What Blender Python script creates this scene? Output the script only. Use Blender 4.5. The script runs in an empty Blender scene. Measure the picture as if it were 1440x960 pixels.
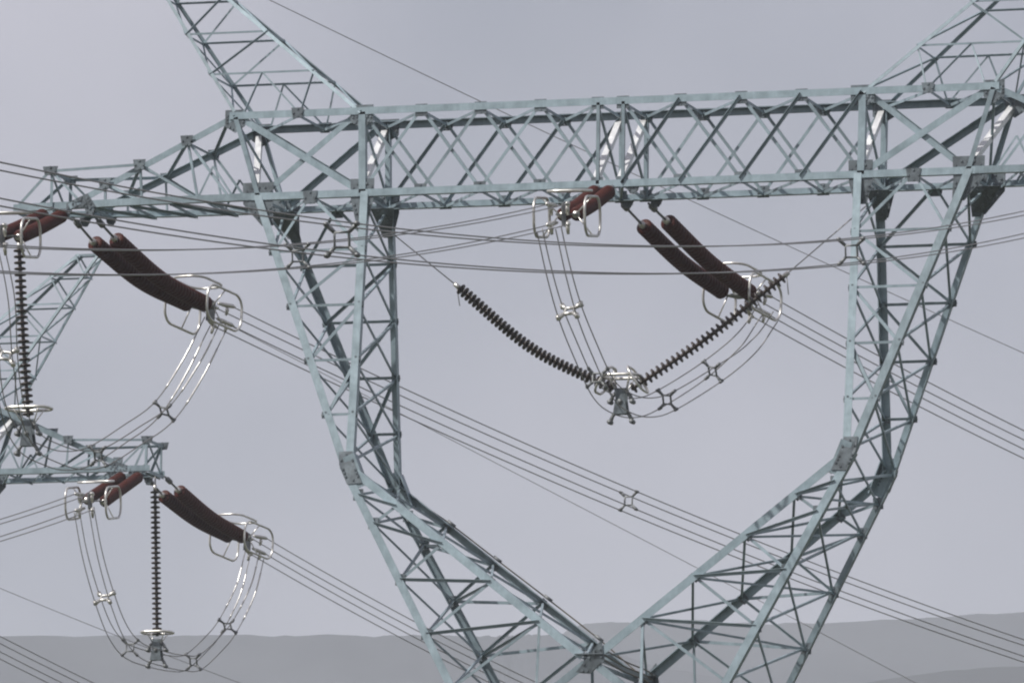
import bpy, bmesh, math, random
from mathutils import Vector as V, Matrix
random.seed(7)
sc = bpy.context.scene
COL = sc.collection
GZ = 36.0                                   # height of the cross beam's top above the ground

# ------------------------------------------------------------------ camera
CAM = V((54.23564, -189.57152, -34.28333 + GZ))
R_ = V((0.95865854, 0.28433032, 0.01140535)).normalized()
F_ = V((-0.28285876, 0.94778998, 0.14725857)).normalized()
U_ = R_.cross(F_).normalized()
FPX = 13502.15                              # focal length in pixels of the 1440 px wide picture
cam = bpy.data.objects.new('camera', bpy.data.cameras.new('camera'))
COL.objects.link(cam)
cam.matrix_world = Matrix(((R_.x, U_.x, -F_.x, CAM.x), (R_.y, U_.y, -F_.y, CAM.y),
                           (R_.z, U_.z, -F_.z, CAM.z), (0, 0, 0, 1)))
cam.data.sensor_width = 36.0
cam.data.lens = 36.0 * FPX / 1440.0
cam.data.clip_start = 1.0
cam.data.clip_end = 40000.0
sc.camera = cam

# ------------------------------------------------------------------ sky, sun, exposure
SUN = V((-0.46, -0.46, 0.76)).normalized()  # towards the sun
world = bpy.data.worlds.new('World')
sc.world = world
world.use_nodes = True
nt = world.node_tree
for n in list(nt.nodes):
    nt.nodes.remove(n)
sky = nt.nodes.new('ShaderNodeTexSky')
sky.sky_type = 'NISHITA'
sky.sun_disc = False
sky.sun_elevation = math.asin(SUN.z)
sky.sun_rotation = math.atan2(SUN.x, SUN.y)
sky.air_density = 1.0
sky.dust_density = 4.0
sky.ozone_density = 1.0
sky.altitude = 200
veil = nt.nodes.new('ShaderNodeMixRGB')     # thin high overcast that greys the blue out
veil.inputs['Fac'].default_value = 0.55
veil.inputs['Color2'].default_value = (4.7, 4.75, 5.5, 1)
tco = nt.nodes.new('ShaderNodeTexCoord')    # faint unevenness of the overcast, all round the sky
cn = nt.nodes.new('ShaderNodeTexNoise')
cn.noise_dimensions = '4D'
cn.inputs['W'].default_value = 5.3
cn.inputs['Scale'].default_value = 9.0
cn.inputs['Detail'].default_value = 4
cr = nt.nodes.new('ShaderNodeValToRGB')
cr.color_ramp.elements[0].position = 0.34
cr.color_ramp.elements[1].position = 0.68
cr.color_ramp.elements[0].color = (2.2, 2.12, 2.7, 1)
cr.color_ramp.elements[1].color = (9.5, 8.55, 9.35, 1)
nt.links.new(tco.outputs['Generated'], cn.inputs['Vector'])
nt.links.new(cn.outputs['Fac'], cr.inputs['Fac'])
nt.links.new(cr.outputs['Color'], veil.inputs['Color2'])
bg = nt.nodes.new('ShaderNodeBackground')
bg.inputs['Strength'].default_value = 0.0885
wo = nt.nodes.new('ShaderNodeOutputWorld')
nt.links.new(sky.outputs[0], veil.inputs['Color1'])
nt.links.new(veil.outputs[0], bg.inputs['Color'])
nt.links.new(bg.outputs[0], wo.inputs['Surface'])
sl = bpy.data.lights.new('sun', 'SUN')
sl.energy = 5.0
sl.angle = math.radians(0.5)
sl.color = (1.0, 0.965, 0.92)
sun = bpy.data.objects.new('sun', sl)
COL.objects.link(sun)
sun.rotation_euler = (-SUN).to_track_quat('-Z', 'Y').to_euler()
vs = sc.view_settings
vs.view_transform = 'Standard'
vs.look = 'None'
vs.gamma = 1.0
vs.exposure = 0.0
vs.use_curve_mapping = False
sc.render.engine = 'CYCLES'
sc.cycles.max_bounces = 6
sc.cycles.volume_bounces = 1
sc.cycles.filter_width = 2.15
HAZE_DENSITY = 1.75e-4

# ------------------------------------------------------------------ helpers
def tag(o, label=None, cat=None, group=None, kind=None):
    if label: o['label'] = label
    if cat: o['category'] = cat
    if group: o['group'] = group
    if kind: o['kind'] = kind
    return o

def thing(name, loc, label, cat, group=None):
    o = bpy.data.objects.new(name, None)
    o.empty_display_size = 0.2
    COL.objects.link(o)
    o.location = loc
    return tag(o, label, cat, group)

def link(name, me, m, parent=None):
    if m is not None and not me.materials:
        me.materials.append(m)
    o = bpy.data.objects.new(name, me)
    COL.objects.link(o)
    if parent is not None:
        o.parent = parent
        root = parent
        off = V((0, 0, 0))
        while root is not None:
            off += V(root.location)
            root = root.parent
        o.location = -off                    # meshes are written in world coordinates
    return o

def mesh(name, verts, faces, smooth=False):
    me = bpy.data.meshes.new(name)
    me.from_pydata([tuple(v) for v in verts], [], faces)
    if smooth:
        me.polygons.foreach_set('use_smooth', [True] * len(me.polygons))
    me.update()
    return me

def ray(px, py):
    return F_ + R_ * ((px - 720) / FPX) - U_ * ((py - 480) / FPX)

def at_y(px, py, y):
    """point of the place seen at a pixel, on the upright plane Y = y"""
    d = ray(px, py)
    return CAM + d * ((y - CAM.y) / d.y)

def at_dist(px, py, dist):
    return CAM + ray(px, py) * dist

def on_plane(px, py, A, d):
    """same, on the upright plane through A that runs along the horizontal direction d"""
    n = V((d.y, -d.x, 0))
    r = ray(px, py)
    return CAM + r * ((V(A) - CAM).dot(n) / r.dot(n))

def frame_perp(t, ref):
    u = ref - t * ref.dot(t)
    if u.length < 1e-6:
        u = t.orthogonal()
    return u.normalized()

def L_mesh(p, q, s, u, v, th=None, name='angle'):
    """steel angle section: heel on the line p-q, one leg along u, the other along v"""
    p, q = V(p), V(q)
    th = th or max(0.010, s * 0.10)
    t = (q - p).normalized()
    u = frame_perp(t, V(u))
    v = V(v) - t * V(v).dot(t)
    v = (v - u * v.dot(u)).normalized()
    prof = [(0, 0), (s, 0), (s, th), (th, th), (th, s), (0, s)]
    vs_ = [p + u * a + v * b for a, b in prof] + [q + u * a + v * b for a, b in prof]
    fs = [(i, (i + 1) % 6, 6 + (i + 1) % 6, 6 + i) for i in range(6)]
    fs += [(5, 4, 3, 0), (3, 2, 1, 0), (6, 9, 10, 11), (6, 7, 8, 9)]
    return mesh(name, vs_, fs)

def plate_mesh(pts, th, nrm, name='plate'):
    nrm = V(nrm).normalized()
    n = len(pts)
    a = [V(p) - nrm * th / 2 for p in pts]
    b = [V(p) + nrm * th / 2 for p in pts]
    fs = [tuple(range(n)), tuple(range(2 * n - 1, n - 1, -1))]
    fs += [(i, n + i, n + (i + 1) % n, (i + 1) % n) for i in range(n)]
    return mesh(name, a + b, fs)

def smooth_path(pts, n):
    """Catmull-Rom through pts"""
    pts = [V(p) for p in pts]
    P = [pts[0] * 2 - pts[1]] + pts + [pts[-1] * 2 - pts[-2]]
    out = []
    for i in range(1, len(P) - 2):
        a, b, c, d = P[i - 1], P[i], P[i + 1], P[i + 2]
        for k in range(n):
            t = k / n
            out.append(0.5 * ((2 * b) + (c - a) * t + (2 * a - 5 * b + 4 * c - d) * t * t + (3 * b - a - 3 * c + d) * t ** 3))
    out.append(pts[-1])
    return out

def frames(path, closed=False, ref=V((0, 0, 1))):
    n = len(path)
    res = []
    u = None
    for i in range(n):
        if closed:
            t = (path[(i + 1) % n] - path[i - 1]).normalized()
        else:
            t = (path[min(i + 1, n - 1)] - path[max(i - 1, 0)]).normalized()
        u = frame_perp(t, ref if u is None else u)
        res.append((t, u, t.cross(u)))
    return res

def tube_mesh(path, r, sides=8, closed=False, name='tube'):
    path = [V(p) for p in path]
    fr = frames(path, closed)
    vs_, fs = [], []
    n = len(path)
    rr = r if isinstance(r, (list, tuple)) else [r] * n
    for p, (t, u, w), q in zip(path, fr, rr):
        for k in range(sides):
            a = 2 * math.pi * k / sides
            vs_.append(p + (u * math.cos(a) + w * math.sin(a)) * q)
    for i in range(n if closed else n - 1):
        j = (i + 1) % n
        for k in range(sides):
            l = (k + 1) % sides
            fs.append((i * sides + k, i * sides + l, j * sides + l, j * sides + k))
    if not closed:
        fs.append(tuple(range(sides - 1, -1, -1)))
        fs.append(tuple((n - 1) * sides + k for k in range(sides)))
    return mesh(name, vs_, fs, True)

def rod(p, q, r, sides=8, name='rod'):
    return tube_mesh([V(p), V(q)], r, sides, False, name)

def racetrack(c, a, b, la, lb, n=8):
    """closed rounded-rectangle loop, full size la along a and lb along b"""
    r = min(la, lb) * 0.38
    out = []
    for sx, sy, a0 in ((1, 1, 0), (-1, 1, 90), (-1, -1, 180), (1, -1, 270)):
        for k in range(n + 1):
            t = math.radians(a0 + 90 * k / n)
            out.append(c + a * (sx * (la / 2 - r) + r * math.cos(t)) + b * (sy * (lb / 2 - r) + r * math.sin(t)))
    return out

# ------------------------------------------------------------------ materials
def material(name, base, rough=0.5, metal=0.0, var=0.12, scale=6.0, spec=0.5, tint=None, bump=0.0, each=0.0):
    m = bpy.data.materials.new(name)
    m.use_nodes = True
    n = m.node_tree.nodes
    l = m.node_tree.links
    b = n['Principled BSDF']
    b.inputs['Metallic'].default_value = metal
    b.inputs['Specular IOR Level'].default_value = spec
    tc = n.new('ShaderNodeTexCoord')
    no = n.new('ShaderNodeTexNoise')
    no.inputs['Scale'].default_value = scale
    no.inputs['Detail'].default_value = 5
    no.inputs['Roughness'].default_value = 0.65
    l.new(tc.outputs['Object'], no.inputs['Vector'])
    ra = n.new('ShaderNodeValToRGB')
    t2 = tint or base
    ra.color_ramp.elements[0].position = 0.3
    ra.color_ramp.elements[1].position = 0.72
    ra.color_ramp.elements[0].color = tuple(c * (1 - var) for c in base) + (1,)
    ra.color_ramp.elements[1].color = tuple(min(1, c * (1 + var)) for c in t2) + (1,)
    l.new(no.outputs['Fac'], ra.inputs['Fac'])
    col = ra.outputs['Color']
    if each:                                 # every member is a little lighter or duller than the next, with faint rain streaks
        oi = n.new('ShaderNodeObjectInfo')
        mp = n.new('ShaderNodeMapping')
        mp.inputs['Scale'].default_value = (9, 9, 0.9)
        n2 = n.new('ShaderNodeTexNoise')
        n2.inputs['Scale'].default_value = 2.0
        n2.inputs['Detail'].default_value = 3
        l.new(tc.outputs['Object'], mp.inputs['Vector'])
        l.new(mp.outputs['Vector'], n2.inputs['Vector'])
        ad = n.new('ShaderNodeMath')
        ad.operation = 'ADD'
        l.new(oi.outputs['Random'], ad.inputs[0])
        l.new(n2.outputs['Fac'], ad.inputs[1])
        m2 = n.new('ShaderNodeMapRange')
        m2.inputs['From Min'].default_value = 0.3
        m2.inputs['From Max'].default_value = 1.7
        m2.inputs['To Min'].default_value = 1 - each
        m2.inputs['To Max'].default_value = 1 + each
        l.new(ad.outputs[0], m2.inputs['Value'])
        mu = n.new('ShaderNodeVectorMath')
        mu.operation = 'SCALE'
        l.new(col, mu.inputs[0])
        l.new(m2.outputs['Result'], mu.inputs['Scale'])
        col = mu.outputs[0]
    l.new(col, b.inputs['Base Color'])
    mr = n.new('ShaderNodeMapRange')
    mr.inputs['To Min'].default_value = max(0.05, rough - 0.12)
    mr.inputs['To Max'].default_value = min(1, rough + 0.12)
    l.new(no.outputs['Fac'], mr.inputs['Value'])
    l.new(mr.outputs['Result'], b.inputs['Roughness'])
    if bump:
        bp = n.new('ShaderNodeBump')
        bp.inputs['Strength'].default_value = bump
        bp.inputs['Distance'].default_value = 0.01
        l.new(no.outputs['Fac'], bp.inputs['Height'])
        l.new(bp.outputs['Normal'], b.inputs['Normal'])
    return m

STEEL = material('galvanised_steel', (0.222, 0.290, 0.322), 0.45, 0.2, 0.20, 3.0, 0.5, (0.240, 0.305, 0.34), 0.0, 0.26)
ZINC_GLINT = material('zinc_painted_glint', (0.78, 0.79, 0.80), 0.48, 0.7, 0.12, 5.0, 0.5)  # paler, more metallic zinc: sun glint on the frame bars put into the colour
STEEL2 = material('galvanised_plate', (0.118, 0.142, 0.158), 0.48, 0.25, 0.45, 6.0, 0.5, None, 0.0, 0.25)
ALU = material('aluminium_fitting', (0.62, 0.61, 0.58), 0.36, 0.75, 0.18, 8.0, 0.6, None, 0.0, 0.2)
FITTING = material('dull_fitting', (0.17, 0.18, 0.185), 0.5, 0.3, 0.25, 8.0, 0.5)
CABLE = material('aluminium_cable', (0.21, 0.205, 0.20), 0.42, 0.4, 0.2, 12.0, 0.5)
BROWN = material('brown_glaze', (0.053, 0.0115, 0.0078), 0.5, 0.0, 0.2, 10.0, 0.12)
DARKB = material('dark_brown_glaze', (0.030, 0.019, 0.015), 0.3, 0.0, 0.3, 10.0, 0.5)
SHEATH = material('brown_cable_sheath', (0.10, 0.085, 0.06), 0.55, 0.0, 0.2, 6.0, 0.4)
GROUND = material('dry_ground', (0.080, 0.075, 0.045), 0.95, 0.0, 0.4, 0.02, 0.2, (0.06, 0.07, 0.035))
HILL = material('scrubby_hillside', (0.028, 0.034, 0.038), 0.95, 0.0, 0.5, 0.008, 0.2, (0.040, 0.043, 0.045))

# ------------------------------------------------------------------ the lattice towers
def lerp(tab, x):
    tab = sorted(tab)
    if x <= tab[0][0]: return tab[0][1]
    for (a, p), (b, q) in zip(tab, tab[1:]):
        if x <= b: return p + (q - p) * (x - a) / (b - a)
    return tab[-1][1]

HB = 1.734                                   # height of the beam
D_LEG = [(-1.734, 0.94), (-7.5, 1.73), (-11.6, 2.05), (-13.6, 2.25), (-36.5, 4.5)]
D_ARM = [(7.66, 0.94), (10.3, 0.88), (12.37, 0.62), (13.25, 0.45)]

def build_tower(loc, base, label, ext):
    """loc: middle of the beam's top; base: depth of the feet below it; ext: sides whose arm has a long tip"""
    loc = V(loc)
    root = thing('lattice_tower', loc + V((0, 0, base)), label, 'pylon')
    W = lambda x, y, z: loc + V((x, y, z))

    def bar(name, p, q, s, u, v, th=None, m=None):
        return link(name, L_mesh(W(*p), W(*q), s, u, v, th), m or STEEL, root)

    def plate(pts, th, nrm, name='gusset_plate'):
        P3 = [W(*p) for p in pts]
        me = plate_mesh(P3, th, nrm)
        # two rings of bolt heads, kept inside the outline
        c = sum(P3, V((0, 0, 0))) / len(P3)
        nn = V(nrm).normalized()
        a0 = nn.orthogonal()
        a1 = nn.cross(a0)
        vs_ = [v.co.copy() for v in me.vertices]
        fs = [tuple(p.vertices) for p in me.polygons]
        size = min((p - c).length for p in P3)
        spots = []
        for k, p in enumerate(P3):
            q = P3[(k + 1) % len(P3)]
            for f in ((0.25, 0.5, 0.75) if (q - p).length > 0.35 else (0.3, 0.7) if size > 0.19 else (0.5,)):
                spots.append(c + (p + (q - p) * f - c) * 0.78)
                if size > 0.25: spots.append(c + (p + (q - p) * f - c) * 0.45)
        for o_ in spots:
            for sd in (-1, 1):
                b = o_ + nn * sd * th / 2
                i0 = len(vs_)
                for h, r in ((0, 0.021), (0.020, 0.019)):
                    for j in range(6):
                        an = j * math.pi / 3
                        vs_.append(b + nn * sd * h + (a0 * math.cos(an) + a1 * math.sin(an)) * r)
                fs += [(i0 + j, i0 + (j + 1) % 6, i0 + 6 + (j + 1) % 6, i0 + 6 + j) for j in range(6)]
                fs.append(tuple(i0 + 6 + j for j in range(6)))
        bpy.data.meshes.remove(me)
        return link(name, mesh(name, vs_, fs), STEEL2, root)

    def face_brace(name, p, q, s, fy, out=False, flip=False):
        """brace lying in a front (fy=-1) or back (fy=+1) face"""
        t = (V(q) - V(p)).normalized()
        u = V((0, 1, 0)).cross(t)
        if u.z > 0: u = -u
        if flip: u = -u
        n = V((0, fy, 0))
        v = n if out else -n
        off = n * (0.0 if out else -0.012) - u * s * 0.5
        return bar(name, V(p) + off, V(q) + off, s, u, v)

    def side_brace(name, p, q, s, sx):
        """brace in a face that looks along +-X"""
        t = (V(q) - V(p)).normalized()
        u = V((1, 0, 0)).cross(t)
        if u.z > 0: u = -u
        return bar(name, V(p) - u * s * 0.5, V(q) - u * s * 0.5, s, u, V((-sx, 0, 0)))

    def flat_brace(name, p, q, s, up=-1):
        """brace in a top or bottom face"""
        t = (V(q) - V(p)).normalized()
        u = V((0, 0, 1)).cross(t)
        return bar(name, V(p) - u * s * 0.5, V(q) - u * s * 0.5, s, u, V((0, 0, up)))

    # --- beam chords
    c = 0.15
    yb = 0.94
    for fy in (-1, 1):
        bar('chord', (-8.3, fy * yb, c / 2), (8.3, fy * yb, c / 2), c, (0, 0, -1), (0, -fy, 0))
        bar('chord', (-7.8, fy * yb, -HB - c / 2), (7.8, fy * yb, -HB - c / 2), c, (0, 0, 1), (0, -fy, 0))
    xs = [0.27, 1.51, 2.81, 4.10, 5.40]
    nodes = sorted(xs + [-x for x in xs])
    # --- crossed bracing of the two long faces
    for fy in (-1, 1):
        for a, b in zip(nodes, nodes[1:]):
            if b - a < 1: continue
            y = fy * (yb - 0.015)
            face_brace('diagonal_brace', (a, y, -HB), (b, y, 0), 0.066, fy, out=(a > 0))
            face_brace('diagonal_brace', (a, y - fy * 0.03, 0), (b, y - fy * 0.03, -HB), 0.066, fy)
        for x in nodes[1:-1]:
            w_ = 0.13
            yy = fy * (yb - 0.028)
            plate([(x - w_, yy, 0.10), (x + w_, yy, 0.10), (x + w_, yy, -0.16), (x - w_, yy, -0.16)], 0.012, (0, 1, 0))
            plate([(x - w_, yy, -HB - 0.10), (x + w_, yy, -HB - 0.10), (x + w_, yy, -HB + 0.15), (x - w_, yy, -HB + 0.15)], 0.012, (0, 1, 0))
        for sx in (-1, 1):
            tb, ta = sx * 5.4, sx * 8.186
            bb, ba = sx * 5.369, sx * 7.656
            y = fy * (yb - 0.02)
            face_brace('diagonal_brace', (ta - sx * 0.2, y, -0.1), (bb + sx * 0.15, y, -HB + 0.1), 0.14, fy, out=(sx < 0 and False))
            face_brace('diagonal_brace', (tb + sx * 0.2, y - fy * 0.05, -0.1), (ba - sx * 0.15, y - fy * 0.05, -HB + 0.1), 0.12, fy)
            bar('post', (tb + 0.08, fy * yb, -0.02), (bb + 0.08, fy * yb, -HB), 0.15, (-1, 0, 0), (0, -fy, 0))
            bar('post', (ta - sx * 0.06, fy * yb, -0.02), (ba - sx * 0.06, fy * yb, -HB), 0.10, (sx, 0, 0), (0, -fy, 0))
            yy = fy * (yb - 0.034)
            for x, hw in ((tb, 0.25), (ta, 0.22)):
                plate([(x - hw, yy, 0.13), (x + hw, yy, 0.13), (x + hw, yy, -0.22), (x, yy, -0.36), (x - hw, yy, -0.22)], 0.016, (0, 1, 0))
            # knee plates over and under the lower chord
            for x, hw, lean in ((bb, 0.26, 0.0), (ba, 0.34, -sx * 0.22)):
                plate([(x - hw, yy, -HB + 0.30), (x + hw, yy, -HB + 0.30), (x + hw * 0.95, yy, -HB - 0.15),
                       (x + lean + 0.13, yy, -HB - 0.62), (x + lean - 0.13, yy, -HB - 0.62), (x - hw * 0.95, yy, -HB - 0.15)], 0.016, (0, 1, 0))
                y2 = fy * (yb - 0.46)
                if fy > 0:
                    plate([(x - hw, y2, -HB - 0.10), (x + hw, y2, -HB - 0.10), (x + lean * 1.3 + 0.09, y2 + 0.44, -HB - 0.66), (x + lean * 1.3 - 0.09, y2 + 0.44, -HB - 0.66)], 0.016, (0, 0.79, 0.62), 'knee_plate')
        for x in (-0.27, 0.27):
            bar('post', (x + 0.05, fy * yb, -0.02), (x + 0.05, fy * yb, -HB), 0.07 if fy < 0 else 0.11, (-1, 0, 0), (0, -fy, 0))
    # --- plan bracing of top and bottom faces
    top = [-8.1, -6.8, -5.4] + nodes[1:-1] + [5.4, 6.8, 8.1]
    bot = [-7.6, -6.5, -5.37] + nodes[1:-1] + [5.37, 6.5, 7.6]
    for lst, z in ((top, -0.02), (bot, -HB - 0.02)):
        for i, x in enumerate(lst):
            flat_brace('plan_brace', (x, -yb + 0.05, z), (x, yb - 0.05, z), 0.06)
            if i + 1 < len(lst):
                flat_brace('plan_brace', (x, yb - 0.05, z - 0.008), (lst[i + 1], -yb + 0.05, z - 0.008), 0.06)
    for sx in (-1, 1):
        for yy in (-yb - 0.012, yb + 0.012):
            plate([(sx * 6.8 - 0.14, yy, 0.12), (sx * 6.8 + 0.14, yy, 0.12), (sx * 6.8 + 0.1, yy, -0.1), (sx * 6.8 - 0.1, yy, -0.1)], 0.012, (0, 1, 0))
            plate([(sx * 6.5 - 0.16, yy, -HB + 0.08), (sx * 6.5 + 0.16, yy, -HB + 0.08), (sx * 6.5 + 0.12, yy, -HB - 0.2), (sx * 6.5 - 0.12, yy, -HB - 0.2)], 0.012, (0, 1, 0))
    # --- cross frames inside the beam
    for x, xl in ((-8.186, -7.656), (-5.4, -5.37), (-0.27, -0.27), (0.27, 0.27), (5.4, 5.37), (8.186, 7.656)):
        t = (V((x, yb, 0)) - V((xl, -yb, -HB))).normalized()
        p, q = V((xl, -yb + 0.05, -HB + 0.1)), V((x, yb - 0.05, -0.1))
        v = V((0, -0.66, 0.75))
        bar('frame_brace', p, q, 0.13, V((-1, 0, 0)), -v, None, ZINC_GLINT)
        side_brace('frame_brace', (x + 0.03, -yb + 0.05, -0.1), (xl + 0.03, yb - 0.05, -HB + 0.1), 0.06, 1)
    # --- side arms
    for sx in (-1, 1):
        long_tip = sx in ext
        zt = lambda x: -0.445 * (x - 8.186)
        tipx = 13.25 if long_tip else 12.45
        for fy in (-1, 1):
            Y = lambda x: fy * lerp(D_ARM, x)
            bar('arm_chord', (sx * 8.1, Y(8.1), zt(8.1) + 0.06), (sx * 11.95, Y(11.95), zt(11.95) - 0.02), 0.13, (0, 0, -1), (0, -fy, 0))
            prev = 7.66
            for nx in (10.3, tipx):
                bar('arm_chord', (sx * prev, Y(prev), -HB - 0.07), (sx * nx, Y(nx), -HB - 0.07 - (0.0 if nx < 11 else -0.03)), 0.15, (0, 0, 1), (0, -fy, 0))
                prev = nx
            bx = 12.37
            bar('arm_rail', (sx * 10.25, Y(10.25), zt(10.25)), (sx * bx, Y(bx), -0.94), 0.06, (0, 0, -1), (0, -fy, 0))
            bar('arm_post', (sx * bx, Y(bx), -0.94), (sx * bx, Y(bx), -HB), 0.06, (-sx, 0, 0), (0, -fy, 0))
            yy = fy * (lerp(D_ARM, bx) + 0.012)
            plate([(sx * bx - 0.17, yy, -0.87), (sx * bx + 0.17, yy, -0.87), (sx * bx + 0.12, yy, -1.06), (sx * bx - 0.12, yy, -1.06)], 0.012, (0, 1, 0))
            if long_tip:
                face_brace('arm_brace', (sx * bx, Y(bx), -0.94), (sx * (tipx - 0.05), Y(tipx), -HB + 0.02), 0.06, fy)
            else:
                face_brace('arm_brace', (sx * bx, Y(bx), -0.94), (sx * 12.05, Y(12.05), -HB + 0.05), 0.06, fy)
            face_brace('arm_brace', (sx * bx, Y(bx), -0.96), (sx * 11.7, Y(11.7), -HB + 0.1), 0.05, fy)
            # gusset where the sloping chord runs into the lower one
            y3 = fy * (lerp(D_ARM, 11.7) + 0.02)
            plate([(sx * 12.0, y3 - fy * 0.09, -HB + 0.06), (sx * 11.5, y3, -HB + 0.24), (sx * 11.3, y3 + fy * 0.01, -HB - 0.05), (sx * 12.0, y3 - fy * 0.09, -HB - 0.07)], 0.014, (0, 1, 0))
            tn = [8.35, 9.25, 10.3, 11.1]
            bn = [8.3, 9.0, 10.25, 11.1]
            for i in range(1, 4):
                x, b = tn[i], bn[i]
                face_brace('arm_brace', (sx * x, Y(x) * 0.985, zt(x)), (sx * b, Y(b) * 0.985, -HB), 0.05, fy)
                face_brace('arm_brace', (sx * x, Y(x) * 0.97, zt(x)), (sx * bn[i - 1], Y(bn[i - 1]) * 0.97, -HB), 0.055, fy)
                yp = fy * (lerp(D_ARM, x) + 0.014)
                plate([(sx * x - 0.14, yp, zt(x) + 0.10), (sx * x + 0.14, yp, zt(x) + 0.10), (sx * x + 0.10, yp, zt(x) - 0.12), (sx * x - 0.10, yp, zt(x) - 0.12)], 0.012, (0, 1, 0))
            # small sub-bracing
            face_brace('arm_brace', (sx * 8.66, Y(8.66), -1.05), (sx * 9.0, Y(9.0), -HB), 0.04, fy)
            face_brace('arm_brace', (sx * 8.66, Y(8.66), -1.05), (sx * 8.2, Y(8.2), -HB), 0.04, fy)
        Yh = lambda x: lerp(D_ARM, x) - 0.03
        tn = [8.35, 9.25, 10.3, 11.1]
        for i in range(3):
            flat_brace('plan_brace', (sx * tn[i], -Yh(tn[i]), zt(tn[i]) - 0.02), (sx * tn[i + 1], Yh(tn[i + 1]), zt(tn[i + 1]) - 0.02), 0.06)
            flat_brace('plan_brace', (sx * tn[i + 1], -Yh(tn[i + 1]), zt(tn[i + 1]) - 0.03), (sx * tn[i + 1], Yh(tn[i + 1]), zt(tn[i + 1]) - 0.03), 0.05)
        bn = [7.9, 8.7, 9.6, 10.5, 11.4, 12.3]
        for i in range(5):
            flat_brace('plan_brace', (sx * bn[i], Yh(bn[i]), -HB - 0.05), (sx * bn[i + 1], -Yh(bn[i + 1]), -HB - 0.05), 0.06)
            flat_brace('plan_brace', (sx * bn[i + 1], -Yh(bn[i + 1]), -HB - 0.06), (sx * bn[i + 1], Yh(bn[i + 1]), -HB - 0.06), 0.06)
        flat_brace('arm_rail', (sx * 12.37, -Yh(12.37), -0.95), (sx * 12.37, Yh(12.37), -0.95), 0.08)
        side_brace('arm_brace', (sx * 12.37, -Yh(12.37), -0.95), (sx * 12.37, Yh(12.37), -HB), 0.05, 1)
        flat_brace('arm_rail', (sx * (tipx - 0.06), -Yh(tipx), -HB - 0.02), (sx * (tipx - 0.06), Yh(tipx), -HB - 0.02), 0.09)
        # hanger plates the insulators are shackled to
        for px_ in (11.45, 12.0):
            for fy in (-1, 1):
                yh = fy * (lerp(D_ARM, px_) - 0.05)
                plate([(sx * px_ - 0.13, yh, -HB - 0.06), (sx * px_ + 0.13, yh, -HB - 0.06), (sx * px_ + 0.05, yh, -HB - 0.24), (sx * px_ - 0.05, yh, -HB - 0.24)], 0.03, (0, 1, 0), 'hanger_plate')
    for px_ in (-0.12, 0.50):
        for fy in (-1, 1):
            yh = fy * (yb - 0.05)
            plate([(px_ - 0.15, yh, -HB - 0.06), (px_ + 0.15, yh, -HB - 0.06), (px_ + 0.06, yh, -HB - 0.22), (px_ - 0.06, yh, -HB - 0.22)], 0.03, (0, 1, 0), 'hanger_plate')
    # --- earth wire peaks
    zs = [0.0, 0.94, 1.85, 2.70, 3.45, 4.0]
    HO = lambda z: 8.186 + 0.66 * z
    HI = lambda z: 5.4 + 1.19 * z
    HD = lambda z: 0.94 - 0.19 * z
    for sx in (-1, 1):
        for fy in (-1, 1):
            bar('peak_chord', (sx * HO(0), fy * HD(0), 0), (sx * HO(4.05), fy * HD(4.05), 4.05), 0.07, (-sx, 0, 0), (0, -fy, 0))
            bar('peak_chord', (sx * HI(0), fy * HD(0), 0), (sx * HI(4.05), fy * HD(4.05), 4.05), 0.075, (sx, 0, 0), (0, -fy, 0))
            for i, z in enumerate(zs[1:], 1):
                face_brace('peak_strut', (sx * HO(z), fy * HD(z) * 0.98, z), (sx * HI(z), fy * HD(z) * 0.98, z), 0.042, fy)
                if i >= 2:
                    z0 = zs[i - 1]
                    face_brace('peak_brace', (sx * HO(z0), fy * HD(z0) * 0.96, z0), (sx * HI(z), fy * HD(z) * 0.96, z), 0.04, fy, out=True)
            z = zs[1]
            xm = (HO(z) + HI(z)) / 2
            y0, y1 = fy * HD(0) * 0.95, fy * HD(z) * 0.95
            for a, b in ((xm, 8.0), (xm, 6.8), (HI(z), 6.75)):
                face_brace('peak_brace', (sx * a, y1, z), (sx * b, y0, 0.03), 0.036, fy, out=True)
        for i in range(5):
            z0, z1 = zs[i], zs[i + 1]
            for H in (HO, HI):
                side_brace('peak_brace', (sx * H(z0), -HD(z0), z0), (sx * H(z1), HD(z1), z1), 0.04, 1)
                flat_brace('peak_strut', (sx * H(z1), -HD(z1), z1 - 0.01), (sx * H(z1), HD(z1), z1 - 0.01), 0.045)
            if i < 2:
                side_brace('peak_brace', (sx * HO(z0), HD(z0), z0), (sx * HO(z1), -HD(z1), z1), 0.035, 1)
    # --- legs from the beam to the waist
    DL = lambda z: lerp(D_LEG, z)
    zl = [-1.734, -2.94, -4.13, -5.31, -6.48, -7.5]
    LI = lambda z: 5.35 - (0.05 if z < -2 else 0)
    LO = lambda z: 7.21 + 0.386 * (z + 3.0) if z < -2 else 7.656
    s = 0.165
    wz = -7.62
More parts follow.
